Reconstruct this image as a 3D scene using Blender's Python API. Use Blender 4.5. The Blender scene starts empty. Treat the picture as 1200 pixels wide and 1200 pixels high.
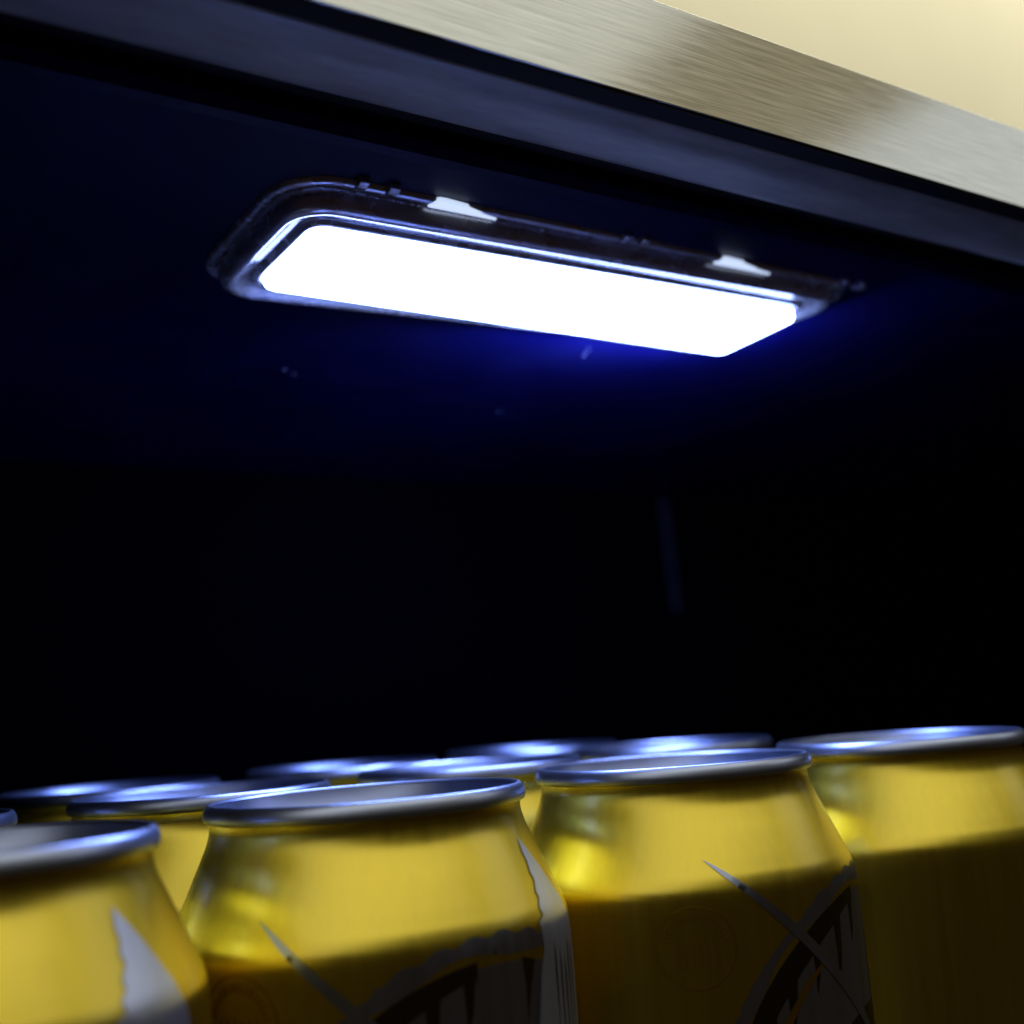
import bpy, bmesh, math, random
from mathutils import Matrix, Vector, geometry
random.seed(4)
MM = 0.001
scene = bpy.context.scene
C = scene.collection

# ------------------------------------------------------------------ camera
cam_d = bpy.data.cameras.new('camera')
cam = bpy.data.objects.new('camera', cam_d); C.objects.link(cam); scene.camera = cam
cam_d.sensor_width = 36.0
cam_d.lens = 36.0 * 1405.06 / 1200.0
cam_d.clip_start = 0.005; cam_d.clip_end = 60.0
RI = Vector((0.83008104, -0.54941603, -0.0954332))
FW = Vector((0.55674348, 0.80680083, 0.19776024))
UP = Vector((-0.03165706, -0.21728884, 0.97559387))
m = Matrix.Identity(4)
for i in range(3):
    m[i][0] = RI[i]; m[i][1] = UP[i]; m[i][2] = -FW[i]
cam.matrix_world = m
cam_d.dof.use_dof = True
cam_d.dof.focus_distance = 0.210
cam_d.dof.aperture_fstop = 11.0

# ------------------------------------------------------------------ world, room light, exposure
world = bpy.data.worlds.new('World'); scene.world = world; world.use_nodes = True
bg = world.node_tree.nodes['Background']
bg.inputs['Color'].default_value = (1.0, 0.55, 0.2, 1); bg.inputs['Strength'].default_value = 0.010

def area(name, loc, aim, sx, sy, power, color):
    d = bpy.data.lights.new(name, 'AREA'); d.shape = 'RECTANGLE'; d.size = sx; d.size_y = sy
    d.energy = power; d.color = color
    o = bpy.data.objects.new(name, d); C.objects.link(o); o.location = loc
    o.rotation_euler = (Vector(aim) - Vector(loc)).to_track_quat('-Z', 'Y').to_euler()
    return o
# the lit ceiling of the room, above and behind the photographer, plus added panels
def overhead_light(x0, x1, y0, y1, z, radiance, color):
    area('room_and_fill_light', ((x0+x1)/2, (y0+y1)/2, z), ((x0+x1)/2, (y0+y1)/2, 0), x1-x0, y1-y0, radiance*math.pi*(x1-x0)*(y1-y0), color)
overhead_light(-4.5, 2.0, -2.7, 0.4, 1.75, 0.90, (1.0, 0.98, 0.87))
overhead_light(2.0, 2.9, -2.7, 0.4, 1.75, 0.36, (1.0, 0.85, 0.54))  # dim tan panel, added so the steel trim mirrors a tan patch
overhead_light(2.9, 5.5, -2.7, 0.4, 1.75, 0.85, (0.95, 0.97, 0.95))
overhead_light(-1.0, 3.5, 0.45, 0.85, 1.75, 10.0, (1.0, 0.97, 0.85))      # unseen panel added to brighten the wall behind the counter

scene.view_settings.view_transform = 'Standard'
scene.view_settings.look = 'None'
scene.view_settings.exposure = 0.0
scene.view_settings.gamma = 1.0
scene.render.engine = 'CYCLES'

# ------------------------------------------------------------------ materials
def new_mat(name):
    mt = bpy.data.materials.new(name); mt.use_nodes = True
    nt = mt.node_tree; return mt, nt, nt.nodes['Principled BSDF']
def node(nt, t, **kw):
    n = nt.nodes.new(t)
    for k, v in kw.items(): setattr(n, k, v)
    return n
def simple(name, col, rough=0.5, metal=0.0, var=0.0, scale=(200, 200, 200), rvar=0.0, bump=0.0, coat=0.0, spec=0.5, drawn=0.0):
    """plain surface with noise in colour and gloss, so nothing is perfectly even"""
    mt, nt, b = new_mat(name)
    b.inputs['Base Color'].default_value = (*col, 1); b.inputs['Roughness'].default_value = rough
    b.inputs['Metallic'].default_value = metal
    b.inputs['Coat Weight'].default_value = coat; b.inputs['Coat Roughness'].default_value = 0.2
    b.inputs['Specular IOR Level'].default_value = spec
    tc = node(nt, 'ShaderNodeTexCoord'); mp = node(nt, 'ShaderNodeMapping')
    mp.inputs['Scale'].default_value = scale
    nz = node(nt, 'ShaderNodeTexNoise'); nz.inputs['Scale'].default_value = 1.0
    nz.inputs['Detail'].default_value = 5; nz.inputs['Roughness'].default_value = 0.6
    nt.links.new(tc.outputs['Object'], mp.inputs[0]); nt.links.new(mp.outputs[0], nz.inputs['Vector'])
    if drawn:
        # drawn sheet metal: fine upright lines spread reflections round the can
        b.inputs['Anisotropic'].default_value = drawn
        cr = node(nt, 'ShaderNodeVectorMath', operation='CROSS_PRODUCT'); cr.inputs[0].default_value = (0, 0, 1)
        vt = node(nt, 'ShaderNodeVectorTransform', vector_type='VECTOR', convert_from='OBJECT', convert_to='WORLD')
        nm = node(nt, 'ShaderNodeVectorMath', operation='NORMALIZE')
        nt.links.new(tc.outputs['Object'], cr.inputs[1]); nt.links.new(cr.outputs[0], vt.inputs[0])
        nt.links.new(vt.outputs[0], nm.inputs[0]); nt.links.new(nm.outputs[0], b.inputs['Tangent'])
    if var:
        r = node(nt, 'ShaderNodeMapRange'); r.inputs['From Min'].default_value = .3; r.inputs['From Max'].default_value = .7
        r.inputs['To Min'].default_value = 1 - var; r.inputs['To Max'].default_value = 1 + var
        mx = node(nt, 'ShaderNodeVectorMath', operation='SCALE'); mx.inputs[0].default_value = col
        nt.links.new(nz.outputs[0], r.inputs[0]); nt.links.new(r.outputs[0], mx.inputs['Scale'])
        nt.links.new(mx.outputs[0], b.inputs['Base Color'])
    if rvar:
        r = node(nt, 'ShaderNodeMapRange'); r.inputs['From Min'].default_value = .3; r.inputs['From Max'].default_value = .7
        r.inputs['To Min'].default_value = max(.02, rough - rvar); r.inputs['To Max'].default_value = rough + rvar
        nt.links.new(nz.outputs[0], r.inputs[0]); nt.links.new(r.outputs[0], b.inputs['Roughness'])
    if bump:
        bp = node(nt, 'ShaderNodeBump'); bp.inputs['Strength'].default_value = bump; bp.inputs['Distance'].default_value = 0.0002
        nt.links.new(nz.outputs[0], bp.inputs['Height']); nt.links.new(bp.outputs[0], b.inputs['Normal'])
    return mt
def emit(name, col, strength):
    mt, nt, b = new_mat(name)
    b.inputs['Base Color'].default_value = (.8, .8, .8, 1)
    b.inputs['Emission Color'].default_value = (*col, 1); b.inputs['Emission Strength'].default_value = strength
    return mt

M = {}
M['ink'] = simple('yellow_can_lacquer', (0.84, 0.65, 0.052), 0.34, 0.97, var=.07, scale=(450, 450, 8), rvar=.03, coat=.7, drawn=.88)
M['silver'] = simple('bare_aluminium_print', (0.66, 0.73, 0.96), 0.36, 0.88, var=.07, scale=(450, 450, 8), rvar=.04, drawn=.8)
M['lid'] = simple('aluminium_lid', (0.42, 0.49, 0.70), 0.38, 1.0, var=.05, scale=(200, 200, 200), rvar=.03)  # blue of the lamp light put into the metal colour
M['rim'] = simple('aluminium_rim', (0.45, 0.51, 0.68), 0.36, 1.0, var=.05, scale=(150, 150, 300))  # lamp blue put into the rim colour as well
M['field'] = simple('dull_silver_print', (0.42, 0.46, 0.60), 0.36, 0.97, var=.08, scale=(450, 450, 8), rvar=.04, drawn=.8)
M['brown'] = simple('dark_brown_print', (0.58, 0.37, 0.035), 0.34, 1.0, var=.1, scale=(100, 100, 100))
M['black'] = simple('black_print', (0.05, 0.036, 0.022), 0.36, 0.9)
M['steel'] = simple('brushed_steel', (0.57, 0.585, 0.55), 0.15, 1.0, var=.26, scale=(60, 900, 2600), rvar=.05, bump=.02)
M['lip'] = simple('grey_frame_metal', (0.31, 0.30, 0.26), 0.5, 0.3, var=.22, scale=(70, 300, 300), rvar=.08, bump=.1)
M['gasket'] = simple('black_rubber', (0.006, 0.006, 0.008), 0.7, spec=.2)
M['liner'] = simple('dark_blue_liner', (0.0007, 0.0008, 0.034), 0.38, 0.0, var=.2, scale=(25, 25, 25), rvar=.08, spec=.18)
M['back'] = simple('black_liner', (0.0006, 0.0006, 0.0012), 0.7, 0.0, rvar=.05, scale=(15, 15, 15), spec=.0)
M['bezel'] = simple('grey_plastic_bezel', (0.52, 0.51, 0.54), 0.26, 0.7, var=.10, scale=(90, 220, 220), rvar=.05)
M['shelf'] = simple('black_shelf_coating', (0.02, 0.02, 0.022), 0.5, var=.2, scale=(50, 50, 50))
M['wall'] = simple('cream_wall_paint', (0.84, 0.78, 0.54), 0.75, var=.04, scale=(3, 3, 3), bump=.05)
M['led'] = emit('lit_diffuser', (0.29, 0.41, 1.0), 27.0)
M['edge'] = emit('added_edge_glow', (0.27, 0.39, 1.0), 1100.0)
M['mark_glow'] = emit('light_mark_glow', (0.62, 0.75, 1.0), 0.95)
M['rail'] = simple('dark_rail_metal', (0.004, 0.004, 0.008), 0.6, 0.0, spec=.1)
M['drop'] = simple('water_drop', (0.04, 0.04, 0.08), 0.1, 0.0, spec=.3)

# ------------------------------------------------------------------ helpers
def mesh_obj(name, verts, faces, mat, parent=None, smooth=False, link=True, recalc=True):
    me = bpy.data.meshes.new(name); me.from_pydata([Vector(v) * MM for v in verts], [], faces)
    if recalc:
        bm = bmesh.new(); bm.from_mesh(me); bmesh.ops.recalc_face_normals(bm, faces=bm.faces); bm.to_mesh(me); bm.free()
    me.materials.append(mat)
    if smooth:
        for p in me.polygons: p.use_smooth = True
    o = bpy.data.objects.new(name, me)
    if link: C.objects.link(o)
    if parent: o.parent = parent
    return o
def tag(o, label, cat, group=None, kind=None):
    if label: o['label'] = label
    if cat: o['category'] = cat
    if group: o['group'] = group
    if kind: o['kind'] = kind
    return o
def empty(name, loc=(0, 0, 0)):
    o = bpy.data.objects.new(name, None); C.objects.link(o); o.location = Vector(loc) * MM
    o.empty_display_size = 0.02
    return o
def prism_x(name, prof, x0, x1, mat, parent=None, nx=1, bevel=0.0):
    """a closed (y, z) outline run along x"""
    n = len(prof); v = []; f = []
    for k in range(nx + 1):
        x = x0 + (x1 - x0) * k / nx
        v += [(x, y, z) for y, z in prof]
    for k in range(nx):
        for i in range(n):
            j = (i + 1) % n
            f.append((k*n+i, k*n+j, (k+1)*n+j, (k+1)*n+i))
    f.append(tuple(range(n))[::-1]); f.append(tuple(range(nx*n, nx*n+n)))
    o = mesh_obj(name, v, f, mat, parent)
    if bevel:
        b = o.modifiers.new('bevel', 'BEVEL'); b.width = bevel * MM; b.segments = 4; b.limit_method = 'ANGLE'
        b.harden_normals = False
        for p in o.data.polygons: p.use_smooth = True
        try: o.data.set_sharp_from_angle(angle=math.radians(50))
        except Exception: pass
    return o
def box(name, x0, x1, y0, y1, z0, z1, mat, parent=None, bevel=0.0):
    return prism_x(name, [(y0, z0), (y1, z0), (y1, z1), (y0, z1)], x0, x1, mat, parent, 1, bevel)
def lathe(name, prof, mat, parent=None, n=96, link=True, close=False):
    v = []; f = []; k = len(prof)
    for i in range(n):
        a = 2 * math.pi * i / n
        v += [(r * math.cos(a), r * math.sin(a), z) for r, z in prof]
    for i in range(n):
        j = (i + 1) % n
        for q in range(k - 1 if not close else k):
            w = (q + 1) % k
            f.append((i*k+q, j*k+q, j*k+w, i*k+w))
    return mesh_obj(name, v, f, mat, parent, True, link)
def smooth_path(pts, n):
    """Catmull-Rom through points"""
    out = []
    for i in range(len(pts) - 1):
        p0 = pts[max(i-1, 0)]; p1 = pts[i]; p2 = pts[i+1]; p3 = pts[min(i+2, len(pts)-1)]
        for k in range(n):
            t = k / n
            out.append(tuple(.5*((2*b)+(-a+c)*t+(2*a-5*b+4*c-d)*t*t+(-a+3*b-3*c+d)*t**3) for a, b, c, d in zip(p0, p1, p2, p3)))
    out.append(tuple(pts[-1])); return out

# ------------------------------------------------------------------ the cooler (world origin = lens; mm)
H = 105.0                                    # cooler ceiling above the lens
X0, X1 = -170.0, 900.0
BACK = 386.0
cooler = empty('display_cooler', (0, 134, -150))
tag(cooler, 'dark blue cooler interior behind a brushed steel front trim', 'cooler')
def cpart(o):
    o.parent = cooler; o.matrix_parent_inverse = Matrix.Translation(-cooler.location); return o
ys = 1.281 * H
cpart(prism_x('front_trim', [(ys, H + .3), (ys + 1.2, H + .3), (ys + 1.2, H + 17.5), (ys + 9, H + 18.2), (ys + 9, 0.929*ys), (ys, 0.929*ys)], X0, X1, M['steel'], None, 1, 0.15))
cpart(box('gap_shade_strip', X0, X1, ys + .4, 1.3215*H, H - .15, H + .25, M['gasket']))  # black strip that colours in the shade of the gap behind the trim
cpart(prism_x('frame_lip', [(1.322*H, H + .3), (1.34*H, H - .35), (1.47*H, H - .1), (1.492*H, H + 1.4), (1.492*H, H + 15), (1.322*H, H + 15)], X0, X1, M['lip'], None, 1, 0.9))
cpart(box('door_gasket', X0, X1, 1.4925*H, 1.572*H, H + 5, H + 13, M['gasket'], None, 0.6))
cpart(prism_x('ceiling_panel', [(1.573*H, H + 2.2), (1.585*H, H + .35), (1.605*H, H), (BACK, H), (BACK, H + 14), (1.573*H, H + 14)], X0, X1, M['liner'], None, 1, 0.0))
cpart(box('top_panel', X0, X1, ys + 9.3, BACK + 12, H + 15.3, 0.929*ys - .6, M['steel']))
cpart(box('back_panel', X0, X1, BACK + .4, BACK + 12, -190, H + 14, M['back']))
cpart(box('side_panel', X0 - 12, X0 - .4, ys + 10, BACK + 12, -190, H + 15, M['back']))
cpart(box('side_panel', X1 + .4, X1 + 12, ys + 10, BACK + 12, -190, H + 15, M['back']))
# upright shelf standard on the back panel
rail = empty('shelf_standard', (345, BACK - 1.5, -60))
tag(rail, 'thin dark vertical shelf standard on the back of the cooler', 'shelf rail')
ro = prism_x('channel', [(-1.6, 112), (0, 112), (0, 163), (-1.6, 163)], -3.2, 3.2, M['rail'], rail, 1, .4)
for k in range(3):
    box('peg_hole', -1.0, 1.0, -1.75, -1.62, 118 + 15.5*k, 125 + 15.5*k, M['gasket'], rail)

# cream wall behind and above the counter
wall = box('wall', -3000, 4000, 900, 1000, -600, 3000, M['wall']); tag(wall, 'cream painted wall above the cooler', None, kind='structure')

# water specks on the dark ceiling
def ray_ceiling(px, py):
    d = FW * 1405.06 + RI * (px - 600) - UP * (py - 600)
    return d * (H / d.z)
bm = bmesh.new()
for px, py, s in [(333, 433, .9), (344, 438, .8), (585, 482, .7), (684, 416, .7), (690, 409, .5), (276, 262, .6), (700, 460, .35), (420, 470, .4), (900, 470, .5), (250, 390, .4)]:
    w = ray_ceiling(px, py)
    mt4 = Matrix.Translation(Vector((w.x, w.y, H - .05)) * MM) @ Matrix.Diagonal((s*.7*MM, s*.55*MM, s*.35*MM, 1))
    bmesh.ops.create_icosphere(bm, subdivisions=2, radius=1.0, matrix=mt4)
me = bpy.data.meshes.new('condensation'); bm.to_mesh(me); bm.free(); me.materials.append(M['drop'])
for p in me.polygons: p.use_smooth = True
dr = bpy.data.objects.new('condensation', me); C.objects.link(dr)
tag(dr, 'tiny water specks on the dark cooler ceiling', 'water drops', kind='stuff')

# ------------------------------------------------------------------ the LED light in the ceiling
DROP = 5.8
zd = H - DROP
lx0, lx1, ly0, ly1 = 0.945*zd, 2.262*zd, 1.932*zd, 2.212*zd
lcx, lcy, hx, hy = (lx0+lx1)/2, (ly0+ly1)/2, (lx1-lx0)/2, (ly1-ly0)/2
lamp = empty('ceiling_light', (lcx, lcy, H))
tag(lamp, 'lit white rectangular light panel in a glossy bezel on the dark ceiling', 'light')
def rr(d, r, seg=8):
    """rounded rectangle, grown by d; the front (camera) side grows a little more"""
    a, b0, b1 = hx + d, hy + d * 1.15, hy + d
    r = max(r, .3); out = []
    for cx, cy, s in ((a - r, b1 - r, 0), (-a + r, b1 - r, 90), (-a + r, -b0 + r, 180), (a - r, -b0 + r, 270)):
        for k in range(seg + 1):
            t = math.radians(s + 90 * k / seg); out.append((cx + r*math.cos(t), cy + r*math.sin(t)))
    return out
def sinkf(x, y):
    tx = min(1, max(0, (x/hx + .55)/1.5)); ty = min(1, max(0, (y/hy + .9)/1.6))
    tr = min(1, max(0, (x/hx - .93)/.1))
    return .98 - .82*max(tx*ty, .3*tx, tr*min(1, ty + .45))
def ring_loft(name, secs, mat, parent, cap=None, sink=False):
    v = []; f = []; n = None
    for d, z, r in secs:
        p = rr(d, r); n = len(p); v += [(x, y, z if not sink else z*sinkf(x, y)) for x, y in p]
    for s in range(len(secs) - 1):
        for i in range(n):
            j = (i + 1) % n
            f.append((s*n+i, s*n+j, (s+1)*n+j, (s+1)*n+i))
    if cap: f.append(tuple(range((len(secs)-1)*n, len(secs)*n)))
    o = mesh_obj(name, v, f, mat, parent, True)
    try: o.data.set_sharp_from_angle(angle=math.radians(60))
    except Exception: pass
    return o
ring_loft('flange', [(11.2, .3, 12), (11.1, -.7, 12), (10.6, -1.15, 11.6), (9.5, -1.2, 10.2), (9.1, -.7, 10), (8.8, -.1, 9.8)], M['bezel'], lamp)
sec = smooth_path([(8.9, .2, 9.8), (8.85, -2.6, 9.8), (8.3, -4.4, 9.3), (7.2, -5.2, 8.4), (5.9, -4.8, 7.5), (4.9, -3.8, 6.6), (3.4, -3.3, 5.4), (2.2, -3.2, 4.4)], 3)
sec += [(2.0, -3.3, 4.2), (1.85, -4.1, 4.1), (1.5, -4.35, 3.9), (.9, -4.3, 3.5), (.65, -4.05, 3.3), (.6, -1.5, 3.2)]
bez = ring_loft('bezel', sec, M['bezel'], lamp, sink=True)     # it sits deeper towards its right end
ring_loft('diffuser', [(.1, -3.2, 3.0), (.1, -5.1, 3.0), (-.1, -5.55, 2.9), (-.5, -DROP, 2.6), (-4, -DROP-.05, 2)], M['led'], lamp, cap=True)
# extra glowing strip round the diffuser's far right, added to light the ceiling blue
ev = []; ef = []
epts = [p for p in rr(.22, 3.1, 8)]
far_l = (.05*hx, epts[8][1])
seq = [(epts[0][0], epts[0][1] - hy*.7)] + [epts[i] for i in range(0, 9)]                            # far right corner, then along the far side
seq += [(epts[8][0] + (far_l[0] - epts[8][0])*k/6, far_l[1]) for k in range(1, 7)]
for x, y in seq: ev += [(x, y, -3.6), (x, y, -5.2), (x*.9995, y*.999, -5.35)]
for i in range(len(seq) - 1):
    for q in range(2): ef.append((i*3+q, i*3+3+q, i*3+4+q, i*3+1+q))
mesh_obj('edge_glow_strip', ev, ef, M['edge'], lamp)
# glowing strips added for bright light marks along the near edge of the housing
def mark_strip(x0, x1, y0, w):
    n = 10; v = []; f = []
    for k in range(n + 1):
        t = k / n; x = x0 + (x1 - x0)*t
        ww = w * (1 - .75*t**1.6) * min(1, .35 + 6*t)
        v += [(x, y0, -.2), (x, y0, -1.5), (x, y0 - ww, -1.1), (x, y0 - ww, -.2)]
    for k in range(n):
        for i in range(4): f.append((k*4+i, k*4+(i+1) % 4, k*4+4+(i+1) % 4, k*4+4+i))
    f += [(0, 1, 2, 3), (n*4+3, n*4+2, n*4+1, n*4)]
    return mesh_obj('light_mark_strip', v, f, M['mark_glow'], lamp)
yb = -(hy + 10.6*1.15)
mark_strip(1.068*H - lcx, 1.215*H - lcx, yb + 1.2, 2.5)
mark_strip(1.772*H - lcx, 1.94*H - lcx, yb + 1.2, 2.3)
def clip(x, w=2.2, l=2.6):
    o = prism_x('clip', [(yb + 1.5, -.9), (yb - l*.4, -1.7), (yb - l, -1.3), (yb - l, .1), (yb + 1.5, .1)], x - w/2, x + w/2, M['bezel'], lamp, 1, .3); return o
for xq in (0.925, 0.985, 1.515, 1.56, 2.16, 2.22): clip(xq*H - lcx)
# stippled sealing bead along the near edge
bm = bmesh.new()
for k in range(150):
    x = (0.90 + .62*k/150)*H - lcx + random.uniform(-.2, .2)
    mt4 = Matrix.Translation(Vector((x, yb + 2.2 + random.uniform(-.3, .3), -1.25)) * MM) @ Matrix.Diagonal((random.uniform(.25, .55)*MM, random.uniform(.3, .6)*MM, random.uniform(.15, .4)*MM, 1))
    bmesh.ops.create_icosphere(bm, subdivisions=1, radius=1.0, matrix=mt4)
me = bpy.data.meshes.new('sealing_bead'); bm.to_mesh(me); bm.free(); me.materials.append(M['bezel'])
o = bpy.data.objects.new('sealing_bead', me); C.objects.link(o); o.parent = lamp; o['kind'] = 'stuff'

# ------------------------------------------------------------------ shelf and cans
TILT = math.radians(2.532)
RX = Matrix.Rotation(TILT, 4, 'X')
CAN_H = 122.0
LIDZ = -12.0
shelf = box('shelf', X0 + 2, X1 - 2, 120, BACK - 2, -4.5, -.05, M['shelf'], None, .8)
shelf.matrix_world = RX @ Matrix.Translation(Vector((0, 0, LIDZ - CAN_H)) * MM)
tag(shelf, 'black shelf board under the yellow cans', 'shelf')

# outline of the can: z counted down from the top of the rim
RB = 32.95
neck = [(26.05, -2.75), (26.0, -3.6), (26.12, -4.8), (26.65, -6.7), (27.6, -9.0), (28.8, -11.7), (30.0, -14.4), (31.2, -17.1), (32.1, -19.2), (32.72, -21.3), (RB, -24.0)]
neck = smooth_path(neck, 4)
def r_at(z):
    if z <= -24: return RB
    for (r0, z0), (r1, z1) in zip(neck, neck[1:]):
        if z <= z0 and z >= z1: return r0 + (r1 - r0)*(z0 - z)/(z0 - z1 + 1e-9)
    return neck[0][0]
def up(z): return z + CAN_H
body_prof = [(r, up(z)) for r, z in neck]
body_prof += [(RB, up(-40)), (RB, up(-60)), (RB, up(-80)), (RB, up(-100)), (RB, 14)]
body_prof += smooth_path([(RB, 14), (32.0, 9), (29.2, 4), (26.2, 1.2), (24.0, .0), (22.6, 1.0), (21.6, 4), (14, 9.5), (.01, 11.5)], 4)[1:]
lid_prof = smooth_path([(26.0, -2.95), (26.75, -2.8), (27.0, -2.2), (26.95, -1.5), (26.7, -.7), (26.3, -.15), (25.9, -.02), (25.55, -.5)], 3)
rim_prof = [(r, up(z)) for r, z in lid_prof]
pan_prof = [(25.56, -.58), (25.2, -2.2), (24.2, -4.4), (23.3, -6.0), (22.9, -6.5), (22.4, -6.6), (21.9, -6.2), (21.6, -5.0), (21.1, -4.6), (20, -4.55), (10, -4.5), (.01, -4.5)]
pan_prof = [(r, up(z)) for r, z in pan_prof]

def inside(pt, poly):
    x, y = pt; c = False; n = len(poly)
    for i in range(n):
        x1, y1 = poly[i]; x2, y2 = poly[i-1]
        if (y1 > y) != (y2 > y) and x < (x2-x1)*(y-y1)/(y2-y1) + x1: c = not c
    return c
def resample(poly, step):
    out = []
    for i in range(len(poly)):
        a = poly[i]; b = poly[(i+1) % len(poly)]
        n = max(1, int(math.hypot(b[0]-a[0], b[1]-a[1]) / step))
        out += [(a[0]+(b[0]-a[0])*k/n, a[1]+(b[1]-a[1])*k/n) for k in range(n)]
    return out
def decal(name, polys, mat, parent, off=.05, step=1.1, holes=()):
    """flat print wrapped on the can; outlines in (arc length at body radius, z)"""
    V = []; F = []
    for poly in polys:
        poly = resample(poly, step); pts = list(poly); ed = [(i, (i+1) % len(poly)) for i in range(len(poly))]
        hs = [resample(h, step) for h in holes]
        for h in hs:
            b = len(pts); pts += h; ed += [(b+i, b+(i+1) % len(h)) for i in range(len(h))]
        xs = [p[0] for p in poly]; zs = [p[1] for p in poly]
        x = min(xs) + step*.5; g = []
        while x < max(xs):
            z = min(zs) + step*.5
            while z < max(zs):
                if inside((x, z), poly) and not any(inside((x, z), h) for h in hs): g.append((x, z))
                z += step*1.4
            x += step*1.4
        res = geometry.delaunay_2d_cdt([Vector(p) for p in pts + g], ed, [], 0, 1e-4)
        b = len(V); vs = res[0]
        for p in vs:
            r = r_at(p[1]) + off; a = p[0]/RB - math.pi/2
            V.append((r*math.cos(a), r*math.sin(a), up(p[1])))
        for t in res[2]:
            c = (sum(vs[i][0] for i in t)/3, sum(vs[i][1] for i in t)/3)
            (ax, ay), (bx, by), (qx, qy) = [vs[i] for i in t]
            ar = (bx-ax)*(qy-ay) - (qx-ax)*(by-ay)
            if abs(ar) < 1e-4: continue
            if inside(c, poly) and not any(inside(c, h) for h in hs):
                F.append(tuple(b+i for i in (t if ar > 0 else t[::-1])))
    o = mesh_obj(name, V, F, mat, parent, True, recalc=False)
    return o
def arc(cx, cz, r, a0, a1, n=40):
    return [(cx + r*math.cos(math.radians(a0 + (a1-a0)*k/n)), cz + r*math.sin(math.radians(a0 + (a1-a0)*k/n))) for k in range(n+1)]

CATEGORY = 'can'
GROUP = 'yellow drink cans standing on the shelf'
def make_can():
    t = empty('drink_can')
    lathe('body', body_prof, M['ink'], t)
    lid = lathe('lid', pan_prof, M['lid'], t)
    lathe('rim', rim_prof, M['rim'], t)
    # pull tab: a flat ring with a rivet
    n = 28; v = []; f = []
    for k in range(n):
        a = 2*math.pi*k/n; cx, sy = math.cos(a), math.sin(a)
        for rx, ry, z in ((8.2, 11.8, -4.2), (8.2, 11.8, -3.2), (7.6, 11.2, -2.9), (5.2, 7.2, -3.0), (4.9, 6.9, -4.1)):
            v.append((rx*cx, (ry if ry > 8 else ry)*sy*.95 - 6 + (0 if ry > 8 else -3.0), up(z)))
    for k in range(n):
        j = (k+1) % n
        for q in range(5): f.append((k*5+q, j*5+q, j*5+(q+1) % 5, k*5+(q+1) % 5))
    mesh_obj('tab', v, f, M['rim'], lid, True)
    lathe('rivet', [(3.0, up(-4.5)), (2.8, up(-3.2)), (2.2, up(-2.7)), (.01, up(-2.6))], M['rim'], lid, 24)
    # --- print: big round medallion with toothed leaf band
    mcx, mcz = 19.0, -60.0
    outer = []
    for k in range(181):
        a = -40 + 260*k/180
        sc = .9*abs(math.sin(k*.55)) if 50 < a < 120 else .15*math.sin(k*1.9)
        outer.append((mcx + (39.2 + sc)*math.cos(math.radians(a)), mcz + (39.2 + sc)*math.sin(math.radians(a))))
    inner = []
    for k in range(131):
        a = 220 - 260*k/130
        ph = (k % 10)/10
        tooth = 0 if ph > .5 else (8.5 + 3*math.sin(k*.7))*(1 - abs(ph/.5*1.25 - .4)/1.0 if ph > 0 else 0)
        inner.append((mcx + (37.8 - 1.2*math.sin(k*.21)**2)*math.cos(math.radians(a)), mcz + (37.8 - 1.2*math.sin(k*.21)**2)*math.sin(math.radians(a))))
    decal('medallion_ring', [outer + inner], M['field'], t, .05)
    # pale field of the medallion, cut by dark claw-like leaf tips
    fld = arc(mcx, mcz, 35.6, 215, -35, 90)
    # a dark leaf lies along the inside of the ring, its teeth hanging down
    teeth = []
    band = arc(mcx, mcz, 36.6, 186, 96, 50) + [(mcx - 4, mcz + 33.2)]
    for k in range(45):
        a = 97 + 87*k/44
        band.append((mcx + (34.6 - 1.3*math.sin(math.radians((a-97)*2)))*math.cos(math.radians(a)), mcz + (34.6 - 2.6*math.sin(math.radians((a-97)*2)))*math.sin(math.radians(a))))
    teeth.append(band)
    for a, l, w in ((170, 5, 1.6), (157, 7.5, 2.0), (146, 8.5, 2.2), (134, 10, 2.4), (121, 8, 2.0), (109, 10.5, 2.2), (99, 6, 1.8)):
        px = mcx + 34.4*math.cos(math.radians(a)); pz = mcz + 33.2*math.sin(math.radians(a))
        teeth.append([(px - w*.5, pz + 1), (px + w*.6, pz + 1.4), (px + w*.25, pz - l*.55), (px - w*.35, pz - l), (px - w*.35, pz - l*.5)])
    for a, l in ((80, 9), (66, 6), (51, 8), (37, 6), (20, 7)):
        px = mcx + 35.8*math.cos(math.radians(a)); pz = mcz + 35.8*math.sin(math.radians(a))
        teeth.append([(px - 1.4, pz + .4), (px + 1.5, pz - .5), (px + .1, pz - l*.5), (px - .9, pz - l), (px - .9, pz - l*.45)])
    decal('medallion_field', [fld], M['field'], t, .04, 1.3)
    decal('leaf_claws', teeth, M['black'], t, .09, .9)
    decal('medallion_centre', [arc(mcx - 1, mcz - 12, 27.5, 190, -10, 60)], M['black'], t, .09, 1.3)
    decal('leaf_vein', [[(mcx-29, mcz+14), (mcx-21, mcz+23), (mcx-12, mcz+28), (mcx-20, mcz+22.2), (mcx-27.5, mcz+13.4)]], M['brown'], t, .13, .9)
    # long pale blade that crosses the medallion
    up_e = smooth_path([(-18.5, -15.5), (-14.2, -18.0), (-8.0, -22.8), (0, -29.8), (8, -37.5), (16, -46), (26, -58)], 6)
    lo_e = smooth_path([(25.0, -59.2), (14.6, -47.4), (6.4, -38.8), (-1.4, -31.0), (-9.0, -23.9), (-14.8, -18.7), (-18.5, -15.5)], 6)
    decal('blade', [up_e + lo_e[:-1]], M['field'], t, .17, .8)
    # pale ragged leaf at the other side, reaching up on the shoulder
    rag = [(34.2, -8.2)]
    z = -8.2
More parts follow.
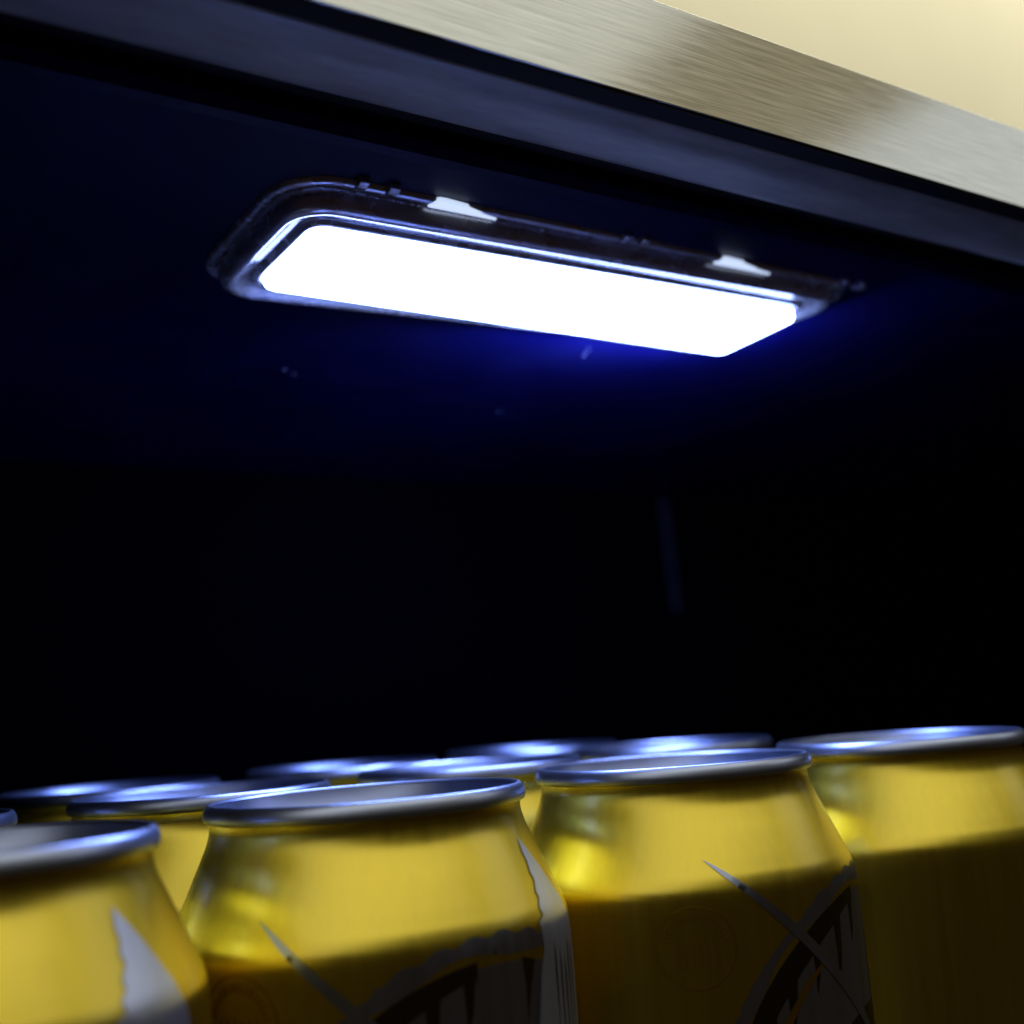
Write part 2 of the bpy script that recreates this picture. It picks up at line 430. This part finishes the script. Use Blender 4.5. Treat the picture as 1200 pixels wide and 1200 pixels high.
    pts = [(34.0, -10.5), (34.6, -12.0), (34.3, -13.4), (35.0, -14.6), (34.2, -16.2), (34.6, -17.2), (33.4, -18.3), (33.6, -19.6), (31.8, -20.4), (32.0, -24), (30.6, -28), (29.0, -36), (28.0, -50), (27.0, -70)]
    right = [(40.5, -70), (43.2, -50), (43.6, -36), (43.4, -27), (42.6, -22.5), (40.6, -17.5), (38.0, -13.0), (35.8, -10.0)]
    decal('ragged_leaf', [rag + [(x - 2.6*min(1, max(0, (-9 - z)/8)), z) for x, z in pts] + right], M['silver'], t, .2, .8)
    stripes = []
    for k in range(5):
        x = 32.6 + 1.9*k; z0 = -23.5 - 1.3*(k % 3)
        stripes.append([(x, z0), (x+.5, z0-3), (x+.25, z0-16 - 3*(k % 2)), (x-.2, z0-5)])
    decal('leaf_stripes', stripes, M['black'], t, .25, .8)
    decal('leaf_edge_line', [[(41.3, -18.2), (43.0, -22.3), (43.9, -27.5), (44.1, -40), (43.8, -66), (43.2, -66), (43.5, -40), (43.3, -27.6), (42.4, -22.6)]], M['brown'], t, .25, .8)
    # small round stamp of short strokes inside two rings
    sx, sz = -21.0, -29.5
    rings = []
    full = arc(sx, sz, 6.9, 0, 359, 48); hole = arc(sx, sz, 6.5, 0, 359, 48)
    decal('stamp_ring', [full], M['brown'], t, .05, .9, holes=[hole])
    st = []
    for k in range(17):
        a = math.radians(10 + 160*k/16)
        ca, sa = math.cos(a), math.sin(a)
        r0, r1, w = 4.4, 5.7 - .4*(k % 3 == 1), .24 + .1*(k % 2)
        st.append([(sx + r0*ca - w*sa, sz + r0*sa + w*ca), (sx + r1*ca - w*sa, sz + r1*sa + w*ca), (sx + r1*ca + w*sa, sz + r1*sa - w*ca), (sx + r0*ca + w*sa, sz + r0*sa - w*ca)])
    for k in range(6):
        x = sx - 3.6 + 1.35*k; st.append([(x, sz-3.2), (x+.5+.2*(k % 2), sz-3.2), (x+.5, sz+.6), (x, sz+.6+.3*(k % 3))])
    decal('stamp_strokes', st, M['brown'], t, .06, .9)
    return t
def copy_tree(o, parent=None):
    c = o.copy(); C.objects.link(c)
    if parent: c.parent = parent; c.matrix_parent_inverse = o.matrix_parent_inverse.copy()
    for ch in list(o.children): copy_tree(ch, c)
    return c
# (x, y, turn from facing the lens [deg], label)
cans = [
    (27.6, 177.5, -18, 'nearest yellow can at the far left, its rim lowest in the picture'),
    (94.4, 188.1, 0, 'large yellow front can left of centre with a silver leaf on its right edge'),
    (159.9, 184.6, 39, 'yellow front can right of centre with a pale blade stroke on its body'),
    (224.6, 181.4, 100, 'yellow front can cut off by the right edge of the picture'),
    (24.0, 252.0, 60, 'yellow can behind the nearest left can, mostly hidden'),
    (88.6, 253.0, 140, 'yellow second row can seen between the two leftmost front cans'),
    (154.6, 252.0, 200, 'yellow second row can whose lid shows between the two big front cans'),
    (219.6, 253.0, 250, 'blurred can behind the right of centre front can, only its lid showing'),
    (88.0, 319.0, 20, 'dim third row can at the far left, only a sliver of lid'),
    (153.0, 318.5, 310, 'blurred third row can with a bright lid above the left front can'),
    (219.0, 319.0, 170, 'farthest blurred can lid near the middle of the back row'),
]
proto = make_can()
for i, (x, y, turn, label) in enumerate(cans):
    t = proto if i == 0 else copy_tree(proto)
    tag(t, label, CATEGORY, GROUP)
    face = math.atan2(-x, y)          # turn so that theta 0 looks at the lens
    t.matrix_world = RX @ Matrix.Translation(Vector((x, y, LIDZ - CAN_H)) * MM) @ Matrix.Rotation(face + math.radians(turn), 4, 'Z')
